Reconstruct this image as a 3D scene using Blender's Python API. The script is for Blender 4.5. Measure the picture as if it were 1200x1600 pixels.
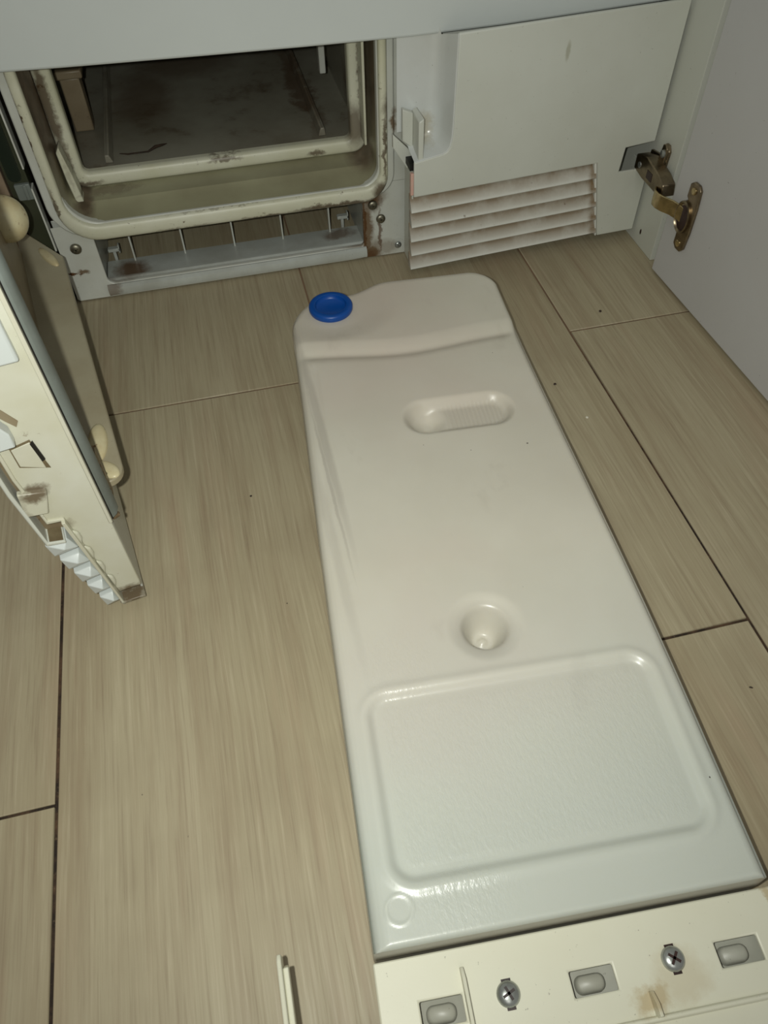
import bpy, bmesh, math, random
from mathutils import Vector, Matrix, noise
random.seed(7)
SC = bpy.context.scene
for o in list(bpy.data.objects): bpy.data.objects.remove(o)

# ------------------------------------------------------------------ camera, world, lights, exposure
CAM = Vector((0.15565, -0.70110, 0.46668))
pitch, yaw, roll, FPX = 0.898008718, -0.216251377, -0.0258045681, 1188.885
f0 = Vector((0, math.cos(pitch), -math.sin(pitch))); u0 = Vector((0, math.sin(pitch), math.cos(pitch))); r0 = Vector((1, 0, 0))
RZ = Matrix.Rotation(yaw, 3, 'Z'); f0, u0, r0 = RZ @ f0, RZ @ u0, RZ @ r0
r1 = math.cos(roll)*r0 + math.sin(roll)*u0; u1 = -math.sin(roll)*r0 + math.cos(roll)*u0
cd = bpy.data.cameras.new('camera'); cam = bpy.data.objects.new('camera', cd); SC.collection.objects.link(cam)
M = Matrix((r1, u1, -f0)).transposed().to_4x4(); M.translation = CAM; cam.matrix_world = M
cd.sensor_fit = 'VERTICAL'; cd.sensor_height = 32.0; cd.lens = FPX/1600*32.0; cd.clip_start = 0.01
SC.camera = cam
SC.view_settings.view_transform = 'Standard'; SC.view_settings.look = 'None'
SC.view_settings.gamma = 1.0; SC.view_settings.exposure = 0.0; SC.view_settings.use_curve_mapping = False
w = bpy.data.worlds.new('world'); SC.world = w; w.use_nodes = True
w.node_tree.nodes['Background'].inputs[0].default_value = (1.0, 0.97, 0.90, 1)
w.node_tree.nodes['Background'].inputs[1].default_value = 0.17
# the phone's flash beside its lens
ld = bpy.data.lights.new('phone_flash', 'SPOT'); ld.energy = 8.2; ld.color = (0.975, 0.995, 0.915)
ld.shadow_soft_size = 0.004; ld.spot_size = math.radians(125); ld.spot_blend = 1.0
fl = bpy.data.objects.new('phone_flash', ld); SC.collection.objects.link(fl)
fl.matrix_world = Matrix.Translation(-0.026*r1 + 0.004*u1) @ M
fl.matrix_world = fl.matrix_world @ Matrix.Rotation(math.radians(4), 4, 'X')
# ceiling lamp of the room, behind and above the photographer
al = bpy.data.lights.new('ceiling_lamp', 'AREA'); al.energy = 5; al.size = 0.9; al.color = (1.0, 0.97, 0.92)
alo = bpy.data.objects.new('ceiling_lamp', al); SC.collection.objects.link(alo); alo.location = (-0.1, -1.9, 2.2)
alo.rotation_euler = (Vector((0.2, 0, 0)) - alo.location).to_track_quat('-Z', 'Y').to_euler()

# ------------------------------------------------------------------ materials
def srgb(r, g, b):
    f = lambda c: (c/255/12.92) if c/255 <= 0.04045 else ((c/255+0.055)/1.055)**2.4
    return (f(r), f(g), f(b), 1)
class NT:
    def __init__(s, name):
        s.m = bpy.data.materials.new(name); s.m.use_nodes = True; s.t = s.m.node_tree
        s.b = s.t.nodes['Principled BSDF']; s.co = s.t.nodes.new('ShaderNodeTexCoord')
    def n(s, k): return s.t.nodes.new(k)
    def l(s, a, b): s.t.links.new(a, b)
    def mapping(s, sc, src=None, off=None):
        m = s.n('ShaderNodeMapping'); m.inputs['Scale'].default_value = sc
        s.l(src or s.co.outputs['Object'], m.inputs['Vector'])
        if off: s.l(off, m.inputs['Location'])
        return m.outputs[0]
    def noise(s, scale, detail=4, rough=.55, vec=None, dist=0):
        n = s.n('ShaderNodeTexNoise'); n.inputs['Scale'].default_value = scale; n.inputs['Detail'].default_value = detail
        n.inputs['Roughness'].default_value = rough; n.inputs['Distortion'].default_value = dist
        s.l(vec or s.co.outputs['Object'], n.inputs['Vector']); return n.outputs['Fac']
    def rng(s, x, a, b, c=0, d=1):
        n = s.n('ShaderNodeMapRange'); s.l(x, n.inputs[0])
        for i, v in enumerate((a, b, c, d)): n.inputs[1+i].default_value = v
        return n.outputs[0]
    def mix(s, fac, a, b):
        n = s.n('ShaderNodeMix'); n.data_type = 'RGBA'
        if isinstance(fac, (int, float)): n.inputs[0].default_value = fac
        else: s.l(fac, n.inputs[0])
        for i, v in ((6, a), (7, b)):
            if isinstance(v, tuple): n.inputs[i].default_value = v
            else: s.l(v, n.inputs[i])
        return n.outputs[2]
    def math(s, op, a, b=None):
        n = s.n('ShaderNodeMath'); n.operation = op; n.use_clamp = op in ('ADD', 'SUBTRACT')
        for i, v in enumerate((a, b)):
            if v is None: continue
            if isinstance(v, (int, float)): n.inputs[i].default_value = v
            else: s.l(v, n.inputs[i])
        return n.outputs[0]
    def blobs(s, lst, amp=.012, nscale=60):
        """lst of (centre, radii, strength): ragged stains at fixed places on the thing"""
        nz = s.n('ShaderNodeTexNoise'); nz.inputs['Scale'].default_value = nscale; nz.inputs['Detail'].default_value = 5
        nz.inputs['Roughness'].default_value = .7
        s.l(s.co.outputs['Object'], nz.inputs['Vector'])
        sb = s.n('ShaderNodeVectorMath'); sb.operation = 'SUBTRACT'; s.l(nz.outputs['Color'], sb.inputs[0]); sb.inputs[1].default_value = (.5, .5, .5)
        sc = s.n('ShaderNodeVectorMath'); sc.operation = 'SCALE'; s.l(sb.outputs[0], sc.inputs[0]); sc.inputs['Scale'].default_value = amp*2
        ad = s.n('ShaderNodeVectorMath'); ad.operation = 'ADD'; s.l(s.co.outputs['Object'], ad.inputs[0]); s.l(sc.outputs[0], ad.inputs[1])
        out = None
        for c, rr, st in lst:
            a = s.n('ShaderNodeVectorMath'); a.operation = 'SUBTRACT'; s.l(ad.outputs[0], a.inputs[0]); a.inputs[1].default_value = c
            d = s.n('ShaderNodeVectorMath'); d.operation = 'DIVIDE'; s.l(a.outputs[0], d.inputs[0]); d.inputs[1].default_value = rr
            L = s.n('ShaderNodeVectorMath'); L.operation = 'LENGTH'; s.l(d.outputs[0], L.inputs[0])
            v = s.rng(L.outputs['Value'], 1.15, .55, 0, st)
            out = v if out is None else s.math('MAXIMUM', out, v)
        return out
    def done(s, col, rough=.4, bump=None, bstr=.1, bdist=.001, metal=0, spec=None):
        if isinstance(col, tuple): s.b.inputs['Base Color'].default_value = col
        else: s.l(col, s.b.inputs['Base Color'])
        if isinstance(rough, (int, float)): s.b.inputs['Roughness'].default_value = rough
        else: s.l(rough, s.b.inputs['Roughness'])
        s.b.inputs['Metallic'].default_value = metal
        if spec is not None: s.b.inputs['Specular IOR Level'].default_value = spec
        if bump is not None:
            b = s.n('ShaderNodeBump'); b.inputs['Strength'].default_value = bstr; b.inputs['Distance'].default_value = bdist
            s.l(bump, b.inputs['Height']); s.l(b.outputs[0], s.b.inputs['Normal'])
        return s.m
RUST = srgb(92, 64, 38); MUD = srgb(96, 80, 58)

def plastic(name, c1, c2=None, rough=.38, scale=9, speck=None, speck_amt=.66, blobs=None, blobcol=MUD, amp=.012, nscale=60, bump=.03, metal=0, blobs2=None, blob2col=RUST, fine=True):
    t = NT(name); c2 = c2 or tuple(x*.86 for x in c1[:3])+(1,)
    col = t.mix(t.rng(t.noise(scale, 5, .6), .35, .68), c1, c2)
    if speck:
        f = t.rng(t.noise(95, 6, .72), speck_amt, speck_amt+.05); col = t.mix(f, col, speck)
    if fine:
        f = t.rng(t.noise(420, 3, .6), .70, .76, 0, .5); col = t.mix(f, col, srgb(70, 60, 45))
    if blobs: col = t.mix(t.blobs(blobs, amp, nscale), col, blobcol)
    if blobs2: col = t.mix(t.blobs(blobs2, amp, nscale*1.6), col, blob2col)
    return t.done(col, rough, t.noise(600, 2), bump, .0005, metal)

# floor tile: wood-look grain along Y
def tile_mat():
    t = NT('wood_look_tile')
    oi = t.n('ShaderNodeObjectInfo'); cb = t.n('ShaderNodeCombineXYZ')
    m1 = t.math('MULTIPLY', oi.outputs['Random'], 23.0); t.l(m1, cb.inputs[0]); t.l(m1, cb.inputs[1])
    ad = t.n('ShaderNodeVectorMath'); ad.operation = 'ADD'; t.l(t.co.outputs['Object'], ad.inputs[0]); t.l(cb.outputs[0], ad.inputs[1])
    wv = t.n('ShaderNodeTexNoise'); wv.inputs['Scale'].default_value = 3.0; t.l(ad.outputs[0], wv.inputs['Vector'])
    w2 = t.n('ShaderNodeVectorMath'); w2.operation = 'SCALE'; t.l(wv.outputs['Color'], w2.inputs[0]); w2.inputs['Scale'].default_value = .010
    a2 = t.n('ShaderNodeVectorMath'); a2.operation = 'ADD'; t.l(ad.outputs[0], a2.inputs[0]); t.l(w2.outputs[0], a2.inputs[1])
    V = a2.outputs[0]
    broad = t.noise(1, 4, .55, t.mapping((14, 1.6, 1), V)); mid = t.noise(1, 5, .65, t.mapping((75, 3.5, 1), V))
    fine = t.noise(1, 4, .7, t.mapping((420, 9, 1), V)); cloud = t.noise(7, 4, .6, V)
    col = t.mix(t.rng(broad, .3, .72), srgb(174, 164, 137), srgb(160, 148, 120))
    col = t.mix(t.rng(mid, .46, .76, 0, .5), col, srgb(134, 113, 88))
    col = t.mix(t.rng(fine, .52, .72, 0, .45), col, srgb(122, 104, 82))
    col = t.mix(t.rng(fine, .46, .28, 0, .45), col, srgb(195, 184, 158))
    col = t.mix(t.rng(cloud, .52, .8, 0, .4), col, srgb(134, 120, 96))
    col = t.mix(t.rng(t.noise(1, 5, .6, t.mapping((26, 3.2, 1), V)), .55, .75, 0, .4), col, srgb(166, 138, 114))
    col = t.mix(t.rng(t.noise(160, 2, .4, V), .80, .83), col, srgb(45, 35, 25))
    return t.done(col, t.rng(fine, .3, .7, .42, .6), fine, .12, .0004)
M_TILE = tile_mat()
def grout_mat():
    t = NT('dirty_grout')
    col = t.mix(t.rng(t.noise(38, 5, .7), .42, .6), srgb(38, 27, 17), srgb(84, 62, 42))
    col = t.mix(t.rng(t.noise(300, 4, .8), .6, .72), col, srgb(120, 100, 75))
    sp = t.n('ShaderNodeSeparateXYZ'); t.l(t.co.outputs['Object'], sp.inputs[0])
    col = t.mix(t.rng(sp.outputs[1], -.28, -.05, 0, .75), col, srgb(146, 118, 94))
    return t.done(col, .85, t.noise(500, 4), .5, .0006)
M_GROUT = grout_mat()

M_FASCIA = plastic('white_enamel_fascia', srgb(208, 214, 212), srgb(201, 207, 205), .32, 4, fine=False, bump=.02)
M_WHITE = plastic('white_plastic', srgb(208, 211, 202), srgb(198, 200, 189), .34, 6,
    blobs=[((0.4735, -.04, 0.1995), (.0022, .02, .0085), .55)], blobcol=srgb(150, 148, 122), amp=.0012, nscale=90)
M_RECESS = plastic('white_gloss_plastic', srgb(206, 210, 208), srgb(196, 198, 192), .22, 8,
    blobs=[((.352, -.02, .14), (.009, .02, .016), .5)], blobcol=srgb(160, 145, 105))
M_FRAME = plastic('white_painted_steel', srgb(206, 209, 202), srgb(192, 193, 182), .36, 14, speck=srgb(96, 84, 62), speck_amt=.69,
    blobs=[((.300, 0, .030), (.007, .02, .040), .9), ((.302, 0, .006), (.016, .02, .012), .95), ((.322, 0, .010), (.012, .02, .010), .45), ((.30, 0, .068), (.022, .02, .008), .9),
           ((.047, .02, .010), (.02, .02, .012), .75), ((.014, 0, .033), (.006, .02, .003), .9), ((.30, .01, .012), (.03, .02, .012), .6), ((.328, 0, .14), (.004, .02, .013), .9)],
    blobcol=srgb(105, 82, 54), amp=.006, nscale=110,
    blobs2=[((.2975, 0, .035), (.0022, .02, .045), 1), ((.314, 0, .03), (.0018, .02, .03), .8), ((.308, 0, .062), (.009, .02, .010), .8), ((.302, 0, .004), (.01, .02, .006), .9), ((.0035, 0, .0325), (.006, .02, .0016), 1), ((.0115, 0, .0295), (.0022, .02, .0014), 1)])
M_SILL = plastic('grey_galvanised_sill', srgb(186, 191, 186), srgb(166, 168, 160), .3, 22, speck=srgb(88, 74, 54), speck_amt=.66,
    blobs=[((.055, .03, .012), (.018, .022, .02), .9), ((.275, .04, .012), (.02, .012, .02), .7), ((.035, .0, .012), (.01, .02, .02), .6)], blobcol=srgb(96, 70, 44))
def ring_mat(name, edge):
    return plastic(name, srgb(211, 211, 192), srgb(199, 198, 172), .42, 18, speck=srgb(92, 76, 50), speck_amt=.645, blobs=edge, blobcol=srgb(78, 58, 36), amp=.006, nscale=120, bump=.08)
M_RING = ring_mat('yellowed_ring_seal', [((.0105, 0, .17), (.0016, .03, .05), .95), ((.0125, 0, .105), (.002, .03, .02), .8), ((.325, 0, .155), (.009, .03, .016), .8),
    ((.318, 0, .12), (.002, .03, .04), .8), ((.20, 0, .068), (.03, .03, .0025), .8), ((.27, 0, .070), (.05, .03, .003), .85), ((.316, 0, .078), (.012, .03, .010), .85), ((.12, 0, .069), (.03, .03, .002), .5), ((.155, 0, .083), (.05, .03, .001), .4)])
M_RING2 = ring_mat('yellowed_inner_seal', [((.026, .05, .17), (.006, .03, .05), .85), ((.028, .05, .12), (.004, .03, .03), .7), ((.035, .05, .098), (.02, .03, .003), .8), ((.30, .05, .12), (.012, .03, .022), .75), ((.308, .05, .17), (.004, .03, .05), .8),
    ((.17, .05, .104), (.018, .03, .0025), .75), ((.26, .05, .098), (.01, .03, .003), .8)])
def channel_mat():
    t = NT('grimy_channel')
    base = t.mix(t.rng(t.noise(14, 4), .35, .7), srgb(156, 154, 126), srgb(138, 134, 108))
    mud = t.blobs([((.018, .03, .19), (.013, .06, .10), 1), ((.034, .03, .100), (.010, .05, .022), .9), ((.312, .03, .2), (.010, .06, .085), .85), ((.303, .035, .101), (.016, .03, .018), .85), ((.06, .04, .092), (.03, .01, .002), .5)], .005, 90)
    col = t.mix(mud, base, t.mix(t.rng(t.noise(70, 5), .4, .65), srgb(104, 88, 72), srgb(78, 64, 50)))
    return t.done(col, .38, t.noise(220, 4), .12, .001)
M_CHANNEL = channel_mat()
def chamber_mat():
    t = NT('stained_steel_chamber')
    col = t.mix(t.rng(t.noise(9, 5, .65), .35, .68), srgb(150, 148, 134), srgb(122, 116, 100))
    col = t.mix(t.rng(t.noise(18, 6, .72), .56, .72, 0, .7), col, srgb(82, 58, 36))
    col = t.mix(t.blobs([((.10, .22, .1), (.035, .07, .05), .5), ((.27, .2, .1), (.012, .12, .05), .7), ((.15, .3, .1), (.06, .05, .05), .5)], .03, 25), col, srgb(86, 62, 40))
    return t.done(col, .42, t.noise(60, 4), .1, .001)
M_CHAMBER = chamber_mat()
M_FLAPCREAM = plastic('yellowed_cream_plastic', srgb(208, 207, 192), srgb(194, 191, 168), .36, 12, speck=srgb(120, 104, 76), speck_amt=.70)
def end_mat():
    t = NT('yellowed_end_panel')
    col = t.mix(t.rng(t.noise(16, 4), .36, .66), srgb(208, 208, 194), srgb(196, 194, 172))
    col = t.mix(t.rng(t.noise(110, 5, .7), .66, .72, 0, .8), col, srgb(120, 104, 78))
    col = t.mix(t.blobs([((.0162, -.378, .0975), (.003, .012, .0035), .8)], .002, 150), col, srgb(196, 112, 92))
    col = t.mix(t.blobs([((.043, -.378, .014), (.02, .03, .008), .95), ((.020, -.378, .134), (.009, .012, .006), .9), ((.012, -.378, .11), (.003, .012, .03), .35), ((.024, -.378, .10), (.008, .012, .005), .5)], .005, 160), col, srgb(100, 84, 62))
    return t.done(col, .36, t.noise(500, 2), .04, .0005)
M_END = end_mat()
M_BROWNWALL = plastic('grimy_and_shaded_beige', srgb(148, 136, 112), srgb(118, 102, 78), .4, 10, speck=srgb(70, 54, 36), speck_amt=.62)  # serves real grime, and painted shade on the inner wall and latch slot
M_GASKET = plastic('grey_rubber', srgb(128, 136, 132), srgb(108, 114, 108), .45, 20, speck=srgb(80, 74, 60), speck_amt=.68)
M_COVER = plastic('beige_cover_plastic', srgb(178, 172, 148), srgb(160, 150, 124), .35, 11, speck=srgb(120, 100, 70), speck_amt=.72)
M_BOSS = plastic('yellow_cream_boss', srgb(216, 208, 172), srgb(196, 178, 134), .3, 40, speck=srgb(130, 84, 48), speck_amt=.62)
M_BLACK = plastic('black_rubber', srgb(20, 20, 18), srgb(30, 28, 24), .5, 30, fine=False)
M_GAP = plastic('dark_olive_liner', srgb(62, 66, 50), srgb(52, 54, 40), .3, 10)
M_SLOT = plastic('dark_green_glass', srgb(38, 46, 38), srgb(30, 38, 32), .15, 10, fine=False)
M_BEIGECAB = plastic('beige_laminate', srgb(150, 132, 112), srgb(128, 110, 92), .3, 12)
M_CAB = plastic('white_laminate', srgb(205, 207, 198), srgb(198, 200, 190), .4, 5)
M_DOOR = plastic('white_melamine_door', srgb(194, 194, 194), srgb(189, 188, 186), .45, 4, fine=True)
def metal(name, c, rough=.3, met=1.0):
    t = NT(name); col = t.mix(t.rng(t.noise(120, 4), .4, .7), c, tuple(x*.6 for x in c[:3])+(1,))
    return t.done(col, rough, t.noise(400, 3), .05, .0005, met)
M_NICKEL = metal('nickel_hinge', srgb(150, 136, 114), .3)
M_BRASS = metal('brassy_link', srgb(214, 196, 150), .24)
M_SCREW = metal('steel_screw', srgb(178, 182, 178), .28, .75)
M_SCREWOLD = metal('tarnished_screw', srgb(150, 146, 130), .45)
M_CAVITY = plastic('dark_brown_cup', srgb(58, 36, 32), srgb(40, 28, 26), .4, 30, fine=False)
M_BLUE = plastic('blue_cap_plastic', srgb(0, 76, 160), srgb(0, 70, 150), .38, 12, fine=False)
M_TAG = plastic('pink_tag', srgb(214, 160, 146), srgb(206, 176, 160), .5, 60)
M_DKBROWN = plastic('dirt_and_recess_brown', srgb(120, 108, 82), srgb(96, 82, 58), .6, 60)
def slat_mat():
    t = NT('dusty_slat'); at = t.n('ShaderNodeAttribute'); at.attribute_name = 'grime_and_darkening'
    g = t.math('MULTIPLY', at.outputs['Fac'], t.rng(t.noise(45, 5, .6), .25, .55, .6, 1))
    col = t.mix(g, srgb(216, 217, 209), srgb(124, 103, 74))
    col = t.mix(t.rng(t.noise(150, 5, .7), .66, .74, 0, .7), col, srgb(96, 76, 50))
    return t.done(col, .4, t.noise(500, 2), .04, .0005)
M_SLAT = slat_mat()
def tank_mat():
    t = NT('milky_polyethylene')
    col = t.mix(t.rng(t.noise(9, 4, .5), .35, .7), srgb(213, 209, 195), srgb(203, 198, 183))
    col = t.mix(t.rng(t.noise(5, 3, .5, t.mapping((1, 1, 1))), .52, .72, 0, .35), col, srgb(206, 186, 176))
    col = t.mix(t.rng(t.noise(14, 5, .6, t.mapping((1.8, 1, 1))), .60, .78, 0, .35), col, srgb(168, 158, 144))
    col = t.mix(t.blobs([((.200, -.28, .04), (.004, .12, .03), .34), ((.188, -.40, .04), (.004, .10, .03), .16), ((.196, -.33, .04), (.0014, .09, .03), .36)], .0015, 60), col, srgb(150, 142, 132))
    sep = t.n('ShaderNodeSeparateXYZ'); t.l(t.co.outputs['Object'], sep.inputs[0])
    col = t.mix(t.rng(sep.outputs[1], -.42, -.60, 0, .75), col, srgb(186, 193, 186))
    at = t.n('ShaderNodeAttribute'); at.attribute_name = 'grime_and_darkening'
    col = t.mix(t.math('MULTIPLY', at.outputs['Fac'], .75), col, srgb(116, 100, 82))  # browner in ridge valley, finger slot and dimple, and on the dirty end wall
    col = t.mix(t.rng(t.noise(230, 2, .4), .80, .815), col, srgb(60, 50, 40))
    fac = t.n('ShaderNodeAttribute'); fac.attribute_name = 'stipple'
    h = t.math('MULTIPLY', t.noise(330, 3, .6, t.mapping((1.4, .6, 1))), t.math('ADD', fac.outputs['Fac'], .12))
    t.b.inputs['Subsurface Weight'].default_value = .35; t.b.inputs['Subsurface Radius'].default_value = (1, .9, .7); t.b.inputs['Subsurface Scale'].default_value = .004
    return t.done(col, .30, h, .48, .0008)
M_TANK = tank_mat()
M_TONGUE = plastic('shaded_milky_plastic', srgb(176, 176, 164), srgb(162, 161, 148), .4, 20)  # tank plastic made greyer: shade under the bracket put into the colour
M_BRACKET = plastic('ivory_bracket', srgb(218, 217, 198), srgb(212, 210, 188), .42, 7, blobs=[((.287, -.686, .024), (.012, .008, .02), .7), ((.305, -.680, .024), (.016, .012, .02), .3), ((.366, -.66, .024), (.004, .01, .02), .7)], blobcol=srgb(178, 158, 116))
M_LINTB = plastic('brown_lint', srgb(128, 108, 80), srgb(98, 80, 56), .9, 90, bump=.5)
M_LINT = plastic('dark_lint', srgb(40, 28, 18), srgb(60, 44, 28), .8, 60, fine=False)
M_CRUMB = plastic('dark_crumb', srgb(38, 28, 22), srgb(60, 40, 30), .7, 200, fine=False)
M_CRUMBW = plastic('white_crumb', srgb(225, 222, 205), srgb(200, 196, 180), .6, 200, fine=False)

# ------------------------------------------------------------------ mesh helpers
def root(name, label, cat, loc=(0, 0, 0), group=None):
    o = bpy.data.objects.new(name, None); SC.collection.objects.link(o); o.location = loc; o.empty_display_size = .02
    o['label'] = label; o['category'] = cat
    if group: o['group'] = group
    return o
def wloc(o):
    v = Vector(o.location)
    return v + wloc(o.parent) if o.parent else v
def obj(name, bm, mat, parent=None, bevel=0, seg=2, smooth=None, label=None, kind=None, weld=False):
    """bm holds world coordinates; local offset keeps object coordinates equal to world coordinates for stains"""
    me = bpy.data.meshes.new(name)
    if weld: bmesh.ops.remove_doubles(bm, verts=bm.verts, dist=1e-6)
    bmesh.ops.recalc_face_normals(bm, faces=bm.faces)
    bm.to_mesh(me); bm.free()
    o = bpy.data.objects.new(name, me); SC.collection.objects.link(o)
    if mat: me.materials.append(mat)
    if parent: o.parent = parent; o.location = -wloc(parent)
    if bevel:
        md = o.modifiers.new('bevel', 'BEVEL'); md.width = bevel; md.segments = seg; md.limit_method = 'ANGLE'; md.angle_limit = math.radians(35)
    if smooth is None: smooth = bool(bevel)
    if smooth: shade(me, smooth if isinstance(smooth, (int, float)) and not isinstance(smooth, bool) else 40)
    if label: o['label'] = label
    if kind: o['kind'] = kind
    return o
def shade(me, ang):
    for p in me.polygons: p.use_smooth = True
    me.set_sharp_from_angle(angle=math.radians(ang))
def V3(p): return Vector(p)
ID = lambda a, b, c: Vector((a, b, c))
def box(bm, lo, hi, F=ID):
    vs = [bm.verts.new(F(x, y, z)) for z in (lo[2], hi[2]) for y in (lo[1], hi[1]) for x in (lo[0], hi[0])]
    for f in ((0, 1, 3, 2), (4, 6, 7, 5), (0, 4, 5, 1), (2, 3, 7, 6), (0, 2, 6, 4), (1, 5, 7, 3)): bm.faces.new([vs[i] for i in f])
    return vs
def prism(bm, pts, a, b, F):
    """pts 2-D outline, extruded from a to b; F(p, q, t) -> world"""
    A = [bm.verts.new(F(p[0], p[1], a)) for p in pts]; B = [bm.verts.new(F(p[0], p[1], b)) for p in pts]
    bm.faces.new(A); bm.faces.new(B[::-1]); n = len(pts)
    for i in range(n): bm.faces.new((A[i], B[i], B[(i+1) % n], A[(i+1) % n]))
def loft(bm, loops, close=True, cap0=False, cap1=False):
    R = [[bm.verts.new(p) for p in L] for L in loops]; n = len(R[0])
    for a, b in zip(R, R[1:]):
        for i in range(n if close else n-1): bm.faces.new((a[i], a[(i+1) % n], b[(i+1) % n], b[i]))
    if cap0: bm.faces.new(R[0])
    if cap1: bm.faces.new(R[-1][::-1])
    return R
def rrect(x0, x1, z0, z1, r, n=6):
    """rounded rectangle outline; r = (bl, br, tr, tl)"""
    if isinstance(r, (int, float)): r = (r,)*4
    out = []
    for (cx, cz, rr, a0) in ((x0+r[0], z0+r[0], r[0], 180), (x1-r[1], z0+r[1], r[1], 270), (x1-r[2], z1-r[2], r[2], 0), (x0+r[3], z1-r[3], r[3], 90)):
        for k in range(n+1):
            a = math.radians(a0+90*k/n); out.append((cx+rr*math.cos(a), cz+rr*math.sin(a)))
    return out
def lathe(bm, prof, F, n=28):
    """prof list of (radius, height); F(x, y, h)"""
    loops = [[F(r*math.cos(2*math.pi*k/n), r*math.sin(2*math.pi*k/n), h) for k in range(n)] for r, h in prof]
    loft(bm, loops, True, True, True)
def tube(bm, pts, r, n=8):
    loops = []
    for i, p in enumerate(pts):
        d = (V3(pts[min(i+1, len(pts)-1)]) - V3(pts[max(i-1, 0)])).normalized()
        a = d.orthogonal().normalized(); b = d.cross(a); rr = r[i] if isinstance(r, (list, tuple)) else r
        if i and False: pass
        loops.append([V3(p) + rr*(math.cos(2*math.pi*k/n)*a + math.sin(2*math.pi*k/n)*b) for k in range(n)])
    loft(bm, loops, True, True, True)

# ------------------------------------------------------------------ floor: wood-look tiles with grout
floor = bpy.data.objects.new('floor', None); SC.collection.objects.link(floor); floor['kind'] = 'structure'
floor['label'] = 'floor of long beige wood-look tiles with dark dirty joints'
bm = bmesh.new(); box(bm, (-.9, -1.7, -.02), (1.35, 1.2, -.0013)); obj('grout', bm, M_GROUT, floor)
TL, TW, G = 1.0, .235, .0019
bm = bmesh.new(); box(bm, (G/2, G/2, -.008), (TW-G/2, TL-G/2, 0))
tile0 = obj('tile', bm, M_TILE, floor, bevel=.0005, seg=1)
first = True
for ci, j in ((-3, -.17), (-2, -.30), (-1, -.509), (0, -.172), (1, -.4935), (2, -.166), (3, -.55), (4, -.2)):
    x = -.0095 + ci*TW
    for k in (-2, -1, 0, 1):
        if j + k*TL < -1.8: continue
        t = tile0 if first else tile0.copy()
        if not first: SC.collection.objects.link(t)
        first = False
        t.location = (x + random.uniform(-.0002, .0002), j + k*TL, random.uniform(-.00015, .0))
        t.rotation_euler = (0, 0, 0)

# ------------------------------------------------------------------ tumble dryer body
dry = root('tumble_dryer', 'built-in white tumble dryer with open dirty condenser compartment and vented plinth door', 'dryer', (.29, 0, 0))
XZ = lambda p, q, t: Vector((p, t, q))
# upper fascia with its slightly bowed lower edge
bm = bmesh.new()
low = [(-.075, .2285), (0, .2242), (.06, .2222), (.17, .2194), (.25, .2177), (.338, .2164), (.42, .2175), (.50, .2200), (.583, .2228)]
prism(bm, low + [(.583, .72), (-.075, .72)], -.020, -.004, XZ)
obj('front_panel', bm, M_FASCIA, dry, bevel=.0022, seg=3, label='large white enamelled front panel')
# lower frame plate with the tray opening
bm = bmesh.new()
N = 8
outer = rrect(-.001, .346, .0015, .082, (.003, .003, .0005, .0005), N)
hole = rrect(.0335, .2965, .0155, .0705, (.007, .004, .003, .003), N)
loft(bm, [[XZ(*p, .003) for p in outer], [XZ(*p, .003) for p in hole], [XZ(*p, .008) for p in hole], [XZ(*p, .016) for p in outer]])
obj('frame_plate', bm, M_FRAME, dry, bevel=.0012, label='white painted steel frame plate with rust stains')
bm = bmesh.new(); box(bm, (.3265, .003, .0815), (.346, .010, .262)); obj('frame_post', bm, M_FRAME, dry, bevel=.001)
# raised plate round the compartment, rounded lower corners, with hole
bm = bmesh.new()
o1 = rrect(.003, .3285, .0705, .262, (.032, .022, .002, .002), N); h1 = rrect(.0195, .3125, .083, .255, (.030, .018, .002, .002), N)
loft(bm, [[XZ(*p, .003) for p in o1], [XZ(*p, -.0015) for p in o1], [XZ(*p, -.0015) for p in h1], [XZ(*p, .006) for p in h1]])
obj('compartment_surround', bm, M_FRAME, dry, bevel=.0014, label='white surround plate, chipped and rusty at its edges')
# outer seal ring
def ring(o, i, y0, y1, e=.45):
    bm = bmesh.new(); lo = []
    n = 8
    for k in range(n+1):
        a = math.pi*k/n; f = .5-.5*math.cos(a); y = y1 + (y0-y1)*math.sin(a)**e
        lo.append([XZ(a_[0]+(b_[0]-a_[0])*f, a_[1]+(b_[1]-a_[1])*f, y) for a_, b_ in zip(o, i)])
    loft(bm, lo); return bm
oo = rrect(.0105, .3215, .0672, .262, (.034, .026, .003, .003), N); oi = rrect(.0195, .3135, .0825, .255, (.026, .016, .003, .003), N)
obj('outer_seal_ring', ring(oo, oi, -.0065, -.0005), M_RING, dry, smooth=60, label='yellowed outer sealing rim flecked with rust')
io = rrect(.0215, .3120, .0935, .262, (.018, .014, .003, .003), N); ii = rrect(.0375, .2965, .1065, .255, (.006, .006, .003, .003), N)
obj('inner_seal_ring', ring(io, ii, .0455, .052, .32), M_RING2, dry, smooth=60, label='yellowed inner sealing rim with mud along its edge')
# channel between the rims
bm = bmesh.new()
mid = rrect(.0215, .3125, .0865, .258, (.022, .015, .003, .003), N)
loft(bm, [[XZ(*p, -.001) for p in oi], [XZ(*p, .020) for p in mid], [XZ(*p, .026) for p in rrect(.022, .3122, .0905, .26, (.02, .014, .003, .003), N)], [XZ(*p, .0525) for p in io]])
obj('rim_channel', bm, M_CHANNEL, dry, smooth=25, label='grimy channel between the two rims')
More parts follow.
